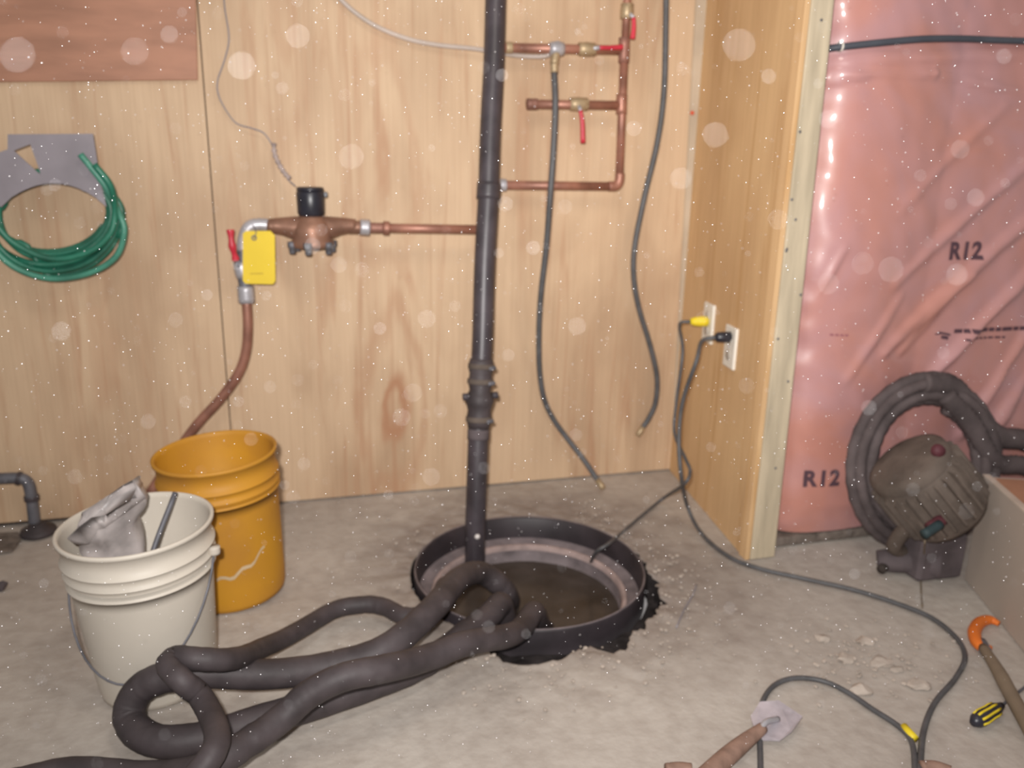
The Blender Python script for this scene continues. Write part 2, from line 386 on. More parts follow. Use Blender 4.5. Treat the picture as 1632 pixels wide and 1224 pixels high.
# printing on the film
def lettering(name, body, px, py, hgt, m, rot=0, off=.0):
    cu = bpy.data.curves.new(name, 'FONT'); cu.body = body; cu.size = hgt / .70; cu.offset = off; cu.extrude = 0; cu.space_character = 1.12
    to = bpy.data.objects.new(name, cu); COL.objects.link(to); dg = bpy.context.evaluated_depsgraph_get(); dg.update()
    me = bpy.data.meshes.new_from_object(to.evaluated_get(dg)); bpy.data.objects.remove(to)
    bm = bmesh.new(); bm.from_mesh(me)
    bmesh.ops.triangulate(bm, faces=bm.faces); bmesh.ops.subdivide_edges(bm, edges=[e for e in bm.edges if e.calc_length() > .008], cuts=2)
    A = wl(px, py, Y=YI); V = []
    for v in bm.verts:
        x = A.x + v.co.x * math.cos(rot) - v.co.y * math.sin(rot); z = A.z + v.co.x * math.sin(rot) + v.co.y * math.cos(rot)
        V.append((x, ins(x, z) - .0022, z))
    bm.verts.index_update(); FA = [tuple(v.index for v in f.verts) for f in bm.faces]; bm.free()
    return link(name, V, FA, m, wr, smooth=False)
for (px, py) in ((1507, 412), (1273, 771)):
    lettering('lettering', 'R12', px, py, .046, M['ink'], off=.003)
def ink_bar(pxa, pya, pxb, pyb, th, m):
    A, B = wl(pxa, pya, Y=YI), wl(pxb, pyb, Y=YI); n = 14; V = []; FA = []
    for i in range(n + 1):
        x = A.x + (B.x - A.x) * i / n; z = A.z + (B.z - A.z) * i / n
        for s in (-1, 1): V.append((x, ins(x, z + s * th) - .002, z + s * th))
    for i in range(n): FA.append((2 * i, 2 * i + 2, 2 * i + 3, 2 * i + 1))
    return V, FA
bars = []
k = 1518
while k < 1640:      # unreadable line of small heavy print, broken word by word
    wd = random.choice((8, 12, 16)); bars.append(ink_bar(k, 527 - (k - 1518) * .045, k + wd, 527 - (k + wd - 1518) * .045, .0058, M['ink'])); k += wd + 2
k = 1530
while k < 1600:
    wd = random.choice((5, 8, 10)); bars.append(ink_bar(k, 539 - (k - 1530) * .04, k + wd, 539 - (k + wd - 1530) * .04, .003, M['ink'])); k += wd + 2.5
V, FA = join(bars); link('small_print', V, FA, M['ink'], wr, smooth=False)
bars = [ink_bar(1494, 529, 1512, 533, .003, M['ink']), ink_bar(1497, 536, 1508, 538, .005, M['ink']), ink_bar(1488, 532, 1496, 531, .002, M['ink'])]
V, FA = join(bars); link('leaf_mark', V, FA, M['ink'], wr, smooth=False)
bars = [ink_bar(1316 + 7 * i, 531, 1321 + 7 * i, 531.3, .0028, M['inkf']) for i in range(4)]
V, FA = join(bars); link('small_print', V, FA, M['inkf'], wr, smooth=False)
V, FA = ink_bar(1270, 527, 1279, 527, .010, M['ink']); link('round_mark', V, FA, M['ink'], wr, smooth=False)

# cable over the film
pts = []
for px, py in [(1324, 76), (1345, 74), (1400, 69), (1460, 64), (1530, 62), (1600, 64), (1700, 68), (1830, 74)]:
    p = wl(px, py, Y=YI - .02); pts.append((p.x, min(ins(p.x, p.z), ins(p.x, p.z + .02)) - .013, p.z))
t = thing('electric_cable', (pts[0][0], pts[0][1], pts[0][2]), 'dark slate cable running across the top of the pink insulation', 'cable')
tube('sheath', pts, .0088, M['cable'], t, 10)
p = wl(1346, 73, Y=YI - .03)
o = lathe('staple', [(.0125, -.003), (.0125, .003)], M['outlet'], t, 14, (p.x, pts[1][1], p.z), (1, 0, 0), caps=False)

# ------------------------------------------------------------ brown board, hanger and coiled hose on the left
o = prism('wall_board', [wl(-330, 135, .0), wl(316, 128, .0), wl(311, -60, 0), wl(-330, -60, 0)], (0, -1, 0), .014, M['hard'], bev=.002)
tag(o, 'dark reddish-brown board fixed at the upper left of the plywood', 'board')
t = thing('hose_hanger', wl(80, 300), 'grey metal hose hanger plate with a triangular cut-out', 'hanger')
# plate: pentagon outline with arch cut at its foot, and the triangular hole
def plate():
    arch = [(165 - (160) * i / 12, 326 - 34 * math.sin(PI * min(1, (i + .0) / 12)) ** .8) for i in range(13)]
    outer = [(12, 214), (148, 213), (160, 290), (170, 330)] + arch[1:-1] + [(2, 330), (-22, 320), (-22, 250), (12, 238)]
    tri = [(22, 240), (48, 230), (66, 280)]
    bm = bmesh.new(); vo = [bm.verts.new(wl(*p, .118)) for p in outer]; vi = [bm.verts.new(wl(*p, .118)) for p in tri]
    ed = [bm.edges.new((vo[i], vo[(i + 1) % len(vo)])) for i in range(len(vo))] + [bm.edges.new((vi[i], vi[(i + 1) % 3])) for i in range(3)]
    bmesh.ops.triangle_fill(bm, edges=ed, use_beauty=True)
    g = bmesh.ops.extrude_face_region(bm, geom=bm.faces[:]); bmesh.ops.translate(bm, vec=(0, .004, 0), verts=[v for v in g['geom'] if isinstance(v, bmesh.types.BMVert)])
    bmesh.ops.recalc_face_normals(bm, faces=bm.faces); bm.verts.index_update()
    V = [v.co.copy() for v in bm.verts]; FA = [tuple(v.index for v in f.verts) for f in bm.faces]; bm.free(); return V, FA
V, FA = plate(); link('plate', V, FA, M['greyplate'], t, smooth=False)
pts = [wl(150 - 14 * i, 300 - 26 * math.sin(PI * i / 10), .0) for i in range(11)]
V = []; FA = []
for p in pts: V += [p + Vector((0, 0, .0)), p + Vector((0, -.117, 0))]
V += [v + Vector((0, 0, -.004)) for v in V]; n = len(pts); q = 2 * n
for i in range(n - 1):
    FA += [(2 * i, 2 * i + 1, 2 * i + 3, 2 * i + 2), (q + 2 * i, q + 2 * i + 2, q + 2 * i + 3, q + 2 * i + 1), (2 * i + 1, q + 2 * i + 1, q + 2 * i + 3, 2 * i + 3)]
link('saddle', V, FA, M['greyplate'], t)
# green hose: one continuous coil; its upper arc passes behind the plate over the saddle
t = thing('garden_hose', wl(86, 446, .06), 'thin green hose coiled on the grey hanger plate', 'hose')
pts = []; turns = 8; NP = 28 * turns
for i in range(NP + 1):
    a = 2 * PI * i / 28 + .4; k = i / 28; u = (k * .618) % 1; v_ = (k * .381 + .3) % 1
    xl, xrr, yb, yt = 2 - 28 * v_, 172 + 26 * u, 396 + 44 * u, 284 - 12 * v_
    ca, sa = math.cos(a), math.sin(a); cx_ = (xl + xrr) / 2; rx = (xrr - xl) / 2; cy_ = 335 + 8 * u
    y = cy_ + (yb - cy_) * sa if sa > 0 else cy_ + (cy_ - yt) * sa
    pts.append(wl(cx_ + rx * ca, y, .045 + .04 * ((k * .47) % 1)))
V1, F1 = tube_g(smooth_path(pts, 2), .0078, 8)
link('coil', V1, F1, M['green'], t)
V1, F1 = tube_g(smooth_path([wl(128, 246, .135), wl(146, 268, .135), wl(170, 300, .13), wl(190, 340, .11), wl(198, 370, .11), wl(184, 410, .105), wl(140, 436, .10), wl(80, 444, .095), wl(20, 424, .095), wl(-20, 380, .095), wl(-34, 330, .09)], 5), .0085, 8)
link('loose_turn', V1, F1, M['green2'], t)
V1, F1 = tube_g(smooth_path([wl(150, 262, .150), wl(176, 296, .145), wl(183, 335, .12), wl(176, 372, .12), wl(140, 402, .12), wl(80, 412, .12), wl(20, 386, .12), wl(-15, 345, .12)], 5), .0085, 8)
link('loose_turn', V1, F1, M['green'], t)

# ------------------------------------------------------------ water meter, its valve and pipes
def ring(pa, pb, r, seg=16, bulge=0):
    A, B = Vector(pa), Vector(pb); n = 4
    P = [A.lerp(B, i / n) for i in range(n + 1)]
    return tube_g(P, lambda i, f: r * (1 + bulge * math.sin(PI * f)), seg)
DM = .09
t = thing('water_meter', wl(497, 395, DM), 'bronze water meter with black register head on plywood', 'meter')
c = wl(497, 362, DM); 
prof = [(.052, -.058), (.060, -.054), (.062, -.042), (.056, -.036), (.058, -.004), (.050, .014), (.036, .026), (.034, .032)]
lathe('body', prof, M['bronze'], t, 32, c)
for s in (-1, 1):
    P = [c + Vector((s * .03, 0, -.004)), c + Vector((s * .060, 0, .0)), c + Vector((s * .085, 0, .003)), c + Vector((s * .125, 0, .004))]
    V, FA = tube_g(smooth_path(P, 4), lambda i, f: .036 - .017 * f, 18); link('spud', V, FA, M['bronze'], t)
for k in range(6):
    a = k * PI / 3 + .28; q = c + Vector((.060 * math.cos(a), .060 * math.sin(a), -.062))
    lathe('bolt', [(.0085, -.012), (.0095, -.008), (.0095, .004), (.013, .006), (.013, .022)], M['steeld'], t, 6, q)
lathe('register', [(.030, .030), (.034, .032), (.0385, .040), (.040, .096), (.037, .102)], M['blackm'], t, 28, c)
lathe('register_lid', [(.038, .102), (.0385, .110), (.034, .113)], M['blackm'], t, 28, c)
V, FA = box_g(c.x + .036, c.x + .048, c.y - .01, c.y + .01, c.z + .085, c.z + .1); bevelled(link('lid_hinge', V, FA, M['blackm'], t, smooth=False))
# supply run right of the meter
t = thing('copper_pipe', wl(690, 365, DM), 'straight copper pipe between the water meter and black pipe', 'pipe')
a = wl(548, 362, DM); b = wl(772, 366, DM)
tube('pipe', [wl(590, 363, DM), b], .0135, M['copper'], t, 14)
V, FA = join([ring(wl(556, 362, DM), wl(576, 362.5, DM), .019, 8)]); link('adapter', V, FA, M['bronze'], t)
V, FA = ring(wl(574, 362, DM), wl(589, 363, DM), .0235, 8); link('union_nut', V, FA, M['steel'], t)
V, FA = ring(wl(589, 363, DM), wl(612, 363.5, DM), .0155, 12); link('adapter', V, FA, M['copperd'], t)
V, FA = ring(wl(611, 363.5, DM), wl(620, 364, DM), .0205, 16); link('collar', V, FA, M['copper'], t)
# meter left side: elbow, valve, down pipe
t = thing('bent_copper_pipe', wl(305, 690, .05), 'bent copper pipe dropping from the red-handled valve behind the orange bucket', 'pipe')
V, FA = tube_g(smooth_path([wl(438, 361, DM), wl(415, 358, DM), wl(398, 362, DM), wl(390, 378, DM), wl(387, 400, DM)], 5), .0185, 14); link('elbow', V, FA, M['steel'], t)
V, FA = ring(wl(386, 395, DM), wl(388, 428, DM), .0145, 12); link('nipple', V, FA, M['steeld'], t)
V, FA = ring(wl(383, 418, DM), wl(388, 442, DM), .0200, 8, .1); link('valve_body', V, FA, M['steel'], t)
V, FA = ring(wl(388, 440, DM), wl(391, 460, DM), .0175, 12); link('nipple', V, FA, M['steeld'], t)
V, FA = ring(wl(391, 456, DM), wl(393, 482, DM), .0235, 8); link('union_nut', V, FA, M['steel'], t)
tube('pipe', [wl(393, 480, DM), wl(395, 520, DM), wl(392, 560, DM - .005), wl(380, 595, DM - .01), wl(352, 635, .075), wl(318, 672, .07), wl(292, 706, .06), wl(262, 750, .05), wl(230, 800, .05)], .0145, M['copper'], t, 14)
h = tube('valve_handle', [wl(367, 366, DM + .035), wl(369, 385, DM + .038), wl(372, 400, DM + .034), wl(376, 414, DM + .026)], lambda i, f: .0075 + .0035 * math.cos(f * 2 * PI) ** 2, M['red'], t, 12)
tube('handle_stem', [wl(377, 418, DM + .024), wl(385, 428, DM + .01)], .006, M['steeld'], t, 8)
# tag
t = thing('yellow_tag', wl(412, 452, DM + .028), 'yellow paper tag hanging from the meter elbow', 'tag')
pts = [wl(x, y, DM + .028) for x, y in [(392, 368), (431, 368), (438, 375), (439, 448), (435, 453), (391, 452), (387, 447), (387, 372)]]
o = prism('card', pts, (0, -1, 0), .0016, M['tag'], t)
V, FA = lathe_g([(.004, 0), (.0075, 0), (.0075, .002), (.004, .002)], 14, wl(405, 379, DM + .030), (0, -1, 0), closed=True); link('eyelet', V, FA, M['steeld'], t)
tube('tie', [wl(405, 379, DM + .034), wl(408, 370, DM + .032), wl(404, 360, DM + .020), wl(398, 356, DM + .01)], .0016, M['steeld'], t, 6)
bars = [box_g(*sorted((wl(a, y, 0).x, wl(b, y, 0).x)), YW - DM - .0306, YW - DM - .0298, wl(410, y, DM + .03).z - .0012, wl(410, y, DM + .03).z + .0012) for a, b, y in [(402, 422, 436)]]
V, FA = join(bars); link('faint_print', V, FA, M['tagink'], t, smooth=False)
# signal wire
t = thing('meter_wire', wl(465, 290, .08), 'thin grey wire looping down the plywood to the meter register', 'wire')
wp = [(356, -40, .012), (358, 10, .01), (365, 60, .012), (358, 95, .01), (347, 128, .01), (348, 150, .01), (358, 172, .012), (376, 196, .014), (400, 204, .02), (420, 212, .02), (433, 230, .03), (440, 248, .04), (458, 284, .06), (470, 296, .085)]
tube('wire', [wl(*p) for p in wp], .0021, M['wire'], t, 6)
tw = [wl(*p) for p in [(436, 228, .035), (438, 246, .04), (445, 262, .05), (453, 275, .055), (462, 285, .06)]]
V, FA = tube_g(smooth_path(tw, 8), lambda i, f: .0068 + .0016 * math.sin(i * 1.5), 10); link('splice_wrap', V, FA, M['wireh'], t)

# ------------------------------------------------------------ copper branch on the right of the black pipe
DC = .06
t = thing('copper_manifold', wl(985, 300, DC), 'copper pipe manifold with three red valve handles at the upper middle', 'pipework')
rc = .0135
def cp(a, b, r=rc, nm='pipe', m=None): return tube(nm, [wl(*a, DC), wl(*b, DC)], r, m or M['copper'], t, 14)
cp((805, 76), (994, 80)); cp((842, 166), (990, 168)); cp((806, 295), (972, 297))
V, FA = tube_g(smooth_path([wl(970, 297, DC), wl(982, 296, DC), wl(987, 288, DC), wl(988, 276, DC)], 6), .0155, 14); link('elbow', V, FA, M['copper'], t)
cp((987, 286), (995, 84)); cp((996, 80), (1002, -60), .0125)
V, FA = ring(wl(995, 60, DC), wl(994, 100, DC), .0170); link('tee', V, FA, M['copperd'], t)
V, FA = ring(wl(991, 150, DC), wl(990, 182, DC), .0170); link('tee', V, FA, M['copper'], t)
V, FA = ring(wl(840, 166, DC), wl(856, 166, DC), .0165); link('end_cap', V, FA, M['copperd'], t)
V, FA = ring(wl(806, 76, DC), wl(816, 76, DC), .0160); link('coupling', V, FA, M['brass'], t)
V, FA = ring(wl(797, 295, DC), wl(806, 295, DC), .0190); link('coupling', V, FA, M['steel'], t)
# three ball valves
def bvalve(pa, pb, hp, m=M['brass'], hoff=.045):
    V, FA = join([ring(wl(*pa, DC), wl(*pb, DC), .0165, 12, .25), ring(wl(*pa, DC), (wl(*pa, DC).lerp(wl(*pb, DC), .25)), .0190, 6), ring(wl(*pa, DC).lerp(wl(*pb, DC), .75), wl(*pb, DC), .0190, 6)])
    link('valve_body', V, FA, m, t)
    mid = wl(*pa, DC).lerp(wl(*pb, DC), .5)
    tube('valve_stem', [mid, wl(*hp[0], DC + hoff)], .006, M['steel'], t, 8)
    P = [wl(*q, DC + hoff) for q in hp]
    V, FA = tube_g(smooth_path(P, 5), lambda i, f: .0080 * (1 - .25 * (1 - f)), 10)
    link('valve_handle', V, FA, M['red'], t)
bvalve((908, 166), (936, 166), [(925, 176), (928, 195), (929, 228)])
bvalve((922, 78), (948, 79), [(956, 76), (972, 76), (992, 75)], hoff=.025)
bvalve((1000, 6), (998, 30), [(1010, 28), (1010, 45), (1008, 62)], hoff=.03)
# drain cock with hose thread
V, FA = join([ring(wl(876, 78, DC + .01), wl(898, 78, DC + .01), .0185, 10, .2), ring(wl(889, 66, DC + .012), wl(888, 82, DC + .012), .010, 10)]); link('tee', V, FA, M['steel'], t)
V, FA = join([ring(wl(886, 84, DC + .015), wl(883, 102, DC + .02), .0135, 10)]); link('drain_cock', V, FA, M['brass'], t)

# hanging black hoses and the cloudy tube
def hang(pts, label, name='washer_hose', r=.0095):
    t = thing(name, wl(*pts[-1][:2], pts[-1][2]), label, 'hose', 'thin black hoses hanging on the plywood')
    P = [wl(*p) for p in pts]; tube('hose', P, r, M['rubber2'], t, 10)
    d = (P[-1] - P[-2]).normalized()
    V, FA = tube_g([P[-1] - d * .004, P[-1] + d * .012, P[-1] + d * .024, P[-1] + d * .034], lambda i, f: (.0098, .0105, .0115, .0085)[i], 12)
    link('hose_fitting', V, FA, M['brass'], t); return t
t = hang([(883, 112, .085), (885, 170, .10), (882, 240, .11), (877, 310, .11), (871, 390, .08), (862, 470, .05), (859, 530, .035), (860, 590, .03), (867, 635, .03), (882, 668, .03), (905, 700, .05), (930, 732, .09), (947, 757, .13), (953, 766, .145)],
     'black hose with S-bend hanging from the drain cock in front of copper pipes')
V, FA = ring(wl(883, 100, .083), wl(883.5, 116, .086), .0118, 12); link('hose_fitting', V, FA, M['brass'], t)
hang([(1062, -50, .03), (1061, 50, .03), (1058, 150, .03), (1047, 230, .03), (1028, 310, .03), (1012, 390, .03), (1010, 440, .03), (1018, 490, .03), (1036, 550, .03), (1047, 600, .03), (1045, 640, .03), (1035, 665, .03), (1024, 682, .03)],
     'black hose hanging loose to the right of the copper manifold')
o = tube('clear_tube', [wl(525, -20, .02), wl(560, 15, .02), wl(600, 42, .02), (wl(650, 62, .02)), wl(700, 72, .022), wl(760, 78, .03), wl(820, 88, .03), wl(862, 90, .045), wl(880, 86, .058)], .0068, M['clear'], None, 10)
tag(o, 'cloudy clear plastic tube curving across the plywood to the black pipe', 'tube')

# ------------------------------------------------------------ vertical discharge pipe
t = thing('discharge_pipe', (.49, 2.2, -.25), 'tall black plastic discharge pipe rising out of the floor pit', 'pipe')
B0 = Vector((.484, 2.160, -.22)); 
def pp(py):      # centre of the slightly leaning pipe at an image height
    x = {0: 790, 103: 787, 206: 781.5, 300: 779, 386: 773, 400: 773, 537: 769, 620: 765, 700: 762, 800: 760, 850: 757}
    ks = sorted(x); py2 = max(0, min(850, py))
    for a, b in zip(ks, ks[1:]):
        if a <= py2 <= b: px = x[a] + (x[b] - x[a]) * (py2 - a) / (b - a); break
    if py < 0: px = 790 - py * .03
    Yp = 2.160 + .28 * (1 - max(0, min(1, py / 850))); return wl(px, py, 0, Yp)
tube('pipe', [B0, pp(850), pp(700), pp(655)], .0305, M['blackp'], t, 20, smooth=False)
tube('pipe', [pp(590), pp(537), pp(420), pp(300)], .0305, M['blackp'], t, 20)
tube('pipe', [pp(310), pp(200), pp(100), pp(0), pp(-90)], .0300, M['blackp'], t, 20)
V, FA = ring(pp(292), pp(318), .0345, 20); link('coupling', V, FA, M['blackp'], t)
ys = [572, 578, 590, 596, 606, 612, 622, 630, 638, 646, 654, 664, 672, 682]
rs = [.033, .036, .036, .033, .035, .035, .031, .038, .043, .038, .034, .036, .036, .032]
V, FA = tube_g([pp(y) for y in ys], lambda i, f: rs[i], 24); link('check_valve', V, FA, M['rubber'], t)
for y in (584, 608, 668):
    V, FA = ring(pp(y - 4), pp(y + 4), .0385, 24); link('hose_clamp', V, FA, M['motor'], t)
    q = pp(y) + Vector((.026, -.028, 0)); V, FA = ring(q - Vector((.010, .004, 0)), q + Vector((.010, .004, 0)), .0065, 8); link('clamp_screw', V, FA, M['steeld'], t)
for s in (-1, 1):
    q = pp(630) + Vector((s * .042, -.008, 0)); V, FA = ring(q - Vector((s * .006, 0, 0)), q + Vector((s * .010, 0, .0)), .011, 10); link('lug', V, FA, M['blackp'], t)
q = pp(690); V, FA = ring(pp(684), pp(700), .0325, 20); link('sleeve', V, FA, M['motord'], t)
q = fl(757, 848, .0) ; V, FA = lathe_g([(.00001, .006), (.006, .005), (.0085, 0), (.006, -.004), (.00001, -.005)], 12, pp(848) + Vector((0, -.031, 0)), (0, -1, 0)); link('pipe_glint', V, FA, M['white'], t)  # white blob put on the pipe as a painted glint

# ------------------------------------------------------------ sump basin and water
t = thing('sump_basin', (PC.x, PC.y, -.4), 'round black plastic sump basin sunk in the concrete', 'basin')
V, FA = lathe_g([(PR, -.08), (PR, .000), (PR - .002, .004), (PR - .006, .005), (PR - .010, .000), (PR - .014, -.064)], 96, PC); link('rim', V, FA, M['basin'], t)
V, FA = lathe_g([(PR - .004 + .0022 * math.cos(a), .0045 + .0022 * math.sin(a)) for a in [k * PI / 4 for k in range(8)]], 96, PC, closed=True); link('lip_highlight', V, FA, M['basing'], t)  # paler lip colour stands in for the rim's edge highlight
V, FA = lathe_g([(PR - .013, -.062), (PR - .028, -.068), (PR - .048, -.074), (PR - .050, -.078)], 96, PC); link('ledge', V, FA, M['basing'], t)
V, FA = lathe_g([(PR - .046, -.071), (PR - .049, -.066), (PR - .055, -.066), (PR - .060, -.073), (PR - .062, -.082)], 96, PC); link('ridge', V, FA, M['ridge'], t)
V, FA = lathe_g([(PR - .060, -.078), (PR - .064, -.12), (PR - .070, -.125), (PR - .072, -.20), (PR - .085, -.40), (.0001, -.40)], 96, PC); link('basin_wall', V, FA, M['basing'], t)
V, FA = lathe_g([(.0001, -.118)] + [(r, -.118) for r in (.08, .15, .20, .24)] + [(PR - .0655, -.118)], 96, PC)
V = [v + Vector((0, 0, .0012 * noise.noise(v * 30))) for v in V]
o = link('pit_water', V, FA, M['water'], origin=(PC.x, PC.y, -.119)); tag(o, 'murky dark brown water standing in the sump basin', 'water')

# ------------------------------------------------------------ big black hoses on the floor
def flh(pts): return [fl(*p) for p in pts]
def over_rim(P, rad):
    # a hose rests on the basin's rim where it crosses it
    Q = [Vector(p) for p in smooth_path(P, 6)]; Z = []
    for p in Q:
        r = math.hypot(p.x - PC.x, p.y - PC.y); Z.append(max(p.z, rad + .012 - 2.2 * max(0, (PR - .02 - rad) - r)))
    for _ in range(6): Z = [Z[0]] + [max(Z[i], (Z[i - 1] + 2 * Z[i] + Z[i + 1]) / 4) for i in range(1, len(Z) - 1)] + [Z[-1]]
    for p, z in zip(Q, Z): p.z = z
    return Q
def wobble(r, s): return lambda i, f: r * (1 + .05 * noise.noise(Vector((i * .35, s, 0))))
t = tube('discharge_hose', over_rim(flh([(812, 1010, -.14), (806, 990, -.04), (785, 985, .025), (742, 1010, .045), (700, 1045, .038), (640, 1078, .036), (520, 1122, .034), (420, 1152, .034), (330, 1180, .034), (262, 1188, .034), (222, 1172, .036), (206, 1138, .055), (222, 1100, .095), (262, 1080, .12), (330, 1072, .12), (430, 1075, .095), (540, 1060, .085), (620, 1030, .11), (690, 970, .125), (730, 924, .10), (764, 913, .055), (794, 930, .01), (810, 952, -.05), (812, 966, -.16)]), .030), wobble(.0300, 1), M['rubber'], None, 16, 2)
tag(t, 'thick black hose doubled in a long loop on the floor and into the pit', 'hose', 'black hoses running into the pit')
t = tube('discharge_hose', over_rim(flh([(715, 965, -.10), (705, 958, .00), (680, 978, .035), (645, 982, .035), (612, 968, .032), (575, 966, .03), (520, 985, .024), (430, 1030, .075), (370, 1050, .175), (315, 1050, .205), (282, 1048, .20), (268, 1060, .20), (290, 1085, .19), (318, 1110, .15), (338, 1145, .15), (346, 1180, .165), (330, 1215, .155), (290, 1260, .12)]), .0215), wobble(.0215, 2), M['rubber'], None, 14, 2)
tag(t, 'thinner black hose arching behind the thick one and kinked back over its loop', 'hose', 'black hoses running into the pit')
t = tube('discharge_hose', over_rim(flh([(872, 1005, -.16), (856, 1000, -.04), (818, 1012, .055), (740, 1026, .12), (680, 1050, .13), (610, 1066, .165), (545, 1080, .17), (490, 1108, .145), (450, 1145, .115), (400, 1180, .108), (330, 1222, .10), (250, 1240, .045), (120, 1240, .026), (20, 1260, .026)]), .026), wobble(.0265, 3), M['rubber'], None, 14, 2)
tag(t, 'black hose crossing over the others towards the bottom left edge', 'hose', 'black hoses running into the pit')

# ------------------------------------------------------------ buckets
def bucket(name, c, lean, hgt, rt, rb, m, m2, label, ridges):
    t = thing(name, (c[0], c[1], 0), label, 'bucket')
    ax = Vector((lean[0], lean[1], 1)).normalized(); base = Vector((c[0], c[1], .004))
    outer = [(rb - .012, 0), (rb - .002, .003), (rb, .014)]
    for k in range(1, 8):
        z = .014 + (hgt - .105) * k / 7; outer.append((rb + (rt - rb) * z / hgt, z))
    for z in ridges:
        r = rb + (rt - rb) * z / hgt; outer += [(r, z - .003), (r + .006, z - .001), (r + .006, z + .001), (r, z + .003)]
    outer += [(rt - .002, hgt - .012), (rt + .004, hgt - .010), (rt + .005, hgt - .002), (rt + .001, hgt), (rt - .003, hgt - .002)]
    outer.sort(key=lambda p: 0)
    inner = [(rt - .004, hgt - .012), (rb - .004, .02), (.001, .018)]
    V, FA = lathe_g([(.0001, .006)] + outer + inner, 64, base, ax); link('body', V, FA, m, t)
    return t, base, ax
tb, bb, ba = bucket('orange_bucket', (-.188, 2.02), (-.055, -.015), .385, .143, .128, M['orange'], None, 'orange-yellow plastic bucket behind the white one', (.285, .30, .325))
# smear of dried mud on the orange bucket
q = Vector((0, 0, 1)).rotation_difference(ba); V = []; FA = []
for i in range(13):
    a = -1.75 + .95 * i / 12; z = .10 + .055 * (i / 12) ** 2 + .006 * math.sin(i * 1.3)
    for s in (-1, 1):
        zz = z + s * (.0052 - .003 * abs(i - 5) / 12); r = .128 + .015 * zz / .385 + .0012; V.append(bb + q @ Vector((r * math.cos(a), r * math.sin(a), zz)))
for i in range(12): FA.append((2 * i, 2 * i + 2, 2 * i + 3, 2 * i + 1))
link('mud_smear', V, FA, M['duct'], tb)
tw_, wbb, wba = bucket('white_bucket', (-.322, 1.665), (-.035, -.015), .37, .145, .118, M['whiteb'], None, 'white plastic bucket with wire handle, plastic bag inside', (.268, .292, .316))
q = Vector((0, 0, 1)).rotation_difference(wba); P = []
for i in range(25):      # bail hanging down across the front
    f = i / 24; a = .05 - (PI + .1) * f; s = math.sin(PI * f); z = .300 - .215 * s ** .9 ; r = .150 + .004 * s + .015
    r = .118 + .027 * z / .37 + .009 + .006 * s
    P.append(wbb + q @ Vector((r * math.cos(a - .25), r * math.sin(a - .25), z)))
V, FA = tube_g(P, .0023, 7); link('wire_handle', V, FA, M['steeld'], tw_)
for P0 in (P[0], P[-1]):
    V, FA = ring(P0 - Vector((0, 0, .008)), P0 + Vector((0, 0, .008)), .012, 12); link('handle_ear', V, FA, M['whited'], tw_)
# crumpled bag
V = []; FA = []; n = 22; mm = 16; bc = Vector((-.374, 1.69, .17))
for i in range(n + 1):
    for j in range(mm):
        a = 2 * PI * j / mm; f = i / n
        r = .042 + .034 * f; peak = .050 * f * math.cos(a - .2) - .035 * f * (f > .98)
        p = bc + Vector((r * .95 * math.cos(a), r * .75 * math.sin(a), .245 * f + peak))
        p.x -= .022 * f; p += Vector((noise.noise(p * 20), noise.noise(p * 20 + Vector((5, 0, 0))), .5 * noise.noise(p * 17))) * .024 * (.4 + f)
        V.append(p)
for i in range(n):
    for j in range(mm):
        j2 = (j + 1) % mm; FA.append((i * mm + j, i * mm + j2, (i + 1) * mm + j2, (i + 1) * mm + j))
FA.append(tuple(n * mm + j for j in range(mm)))
o = link('plastic_bag', V, FA, M['bag'], smooth=True); tag(o, 'crumpled grey clear plastic bag sticking out of the white bucket', 'bag')
sd = o.modifiers.new('thick', 'SOLIDIFY'); sd.thickness = .0008
o = tube('thin_rod', [(-.345, 1.60, .18), (-.31, 1.66, .30), (-.266, 1.735, .40)], .0055, M['steeld'], None, 8); tag(o, 'thin dark rod standing inside the white bucket', 'rod')
# filling of the white bucket (pale rags)
V = []; FA = []; n = 10; mm = 20
for i in range(n + 1):
    for j in range(mm):
        a = 2 * PI * j / mm; r = .122 * i / n; p = Vector((r * math.cos(a), r * math.sin(a), 0)); z = .20 + .06 * noise.noise(p * 14 + Vector((2, 1, 3))) * (1.2 - i / n)
        V.append(wbb + q @ Vector((p.x, p.y, z)))
for i in range(n):
    for j in range(mm):
        j2 = (j + 1) % mm; FA.append((i * mm + j, i * mm + j2, (i + 1) * mm + j2, (i + 1) * mm + j))
o = link('crumpled_rag', V, FA, M['bag']); o.data.materials[0] = mat('grey_rag', (.33, .29, .27), .9, var=.3, scale=20, bump=.3); tag(o, 'crumpled grey rag filling the white bucket', 'rag')

# ------------------------------------------------------------ stub pipe at the left
t = thing('stub_pipe', fl(62, 852), 'dark pipe stub with an elbow and floor foot at the left edge', 'pipe')
YP = fl(62, 848).y
P = [wl(-60, 762, 0, YP), wl(-10, 763, 0, YP), wl(28, 762, 0, YP), wl(43, 768, 0, YP), wl(49, 785, 0, YP), wl(53, 815, 0, YP), wl(57, 850, 0, YP)]
tube('pipe', P, .0165, M['steeld'], t, 14, 6)
V, FA = ring(wl(27, 762, 0, YP), wl(33, 763, 0, YP), .0205, 14); link('collar', V, FA, M['blackp'], t)
V, FA = ring(wl(50, 790, 0, YP), wl(51, 797, 0, YP), .0205, 14); link('collar', V, FA, M['blackp'], t)
f0 = fl(62, 850)
lathe('floor_flange', [(.048, .001), (.050, .006), (.046, .016), (.026, .024), (.022, .034)], M['rubber'], t, 24, (f0.x, f0.y, 0))
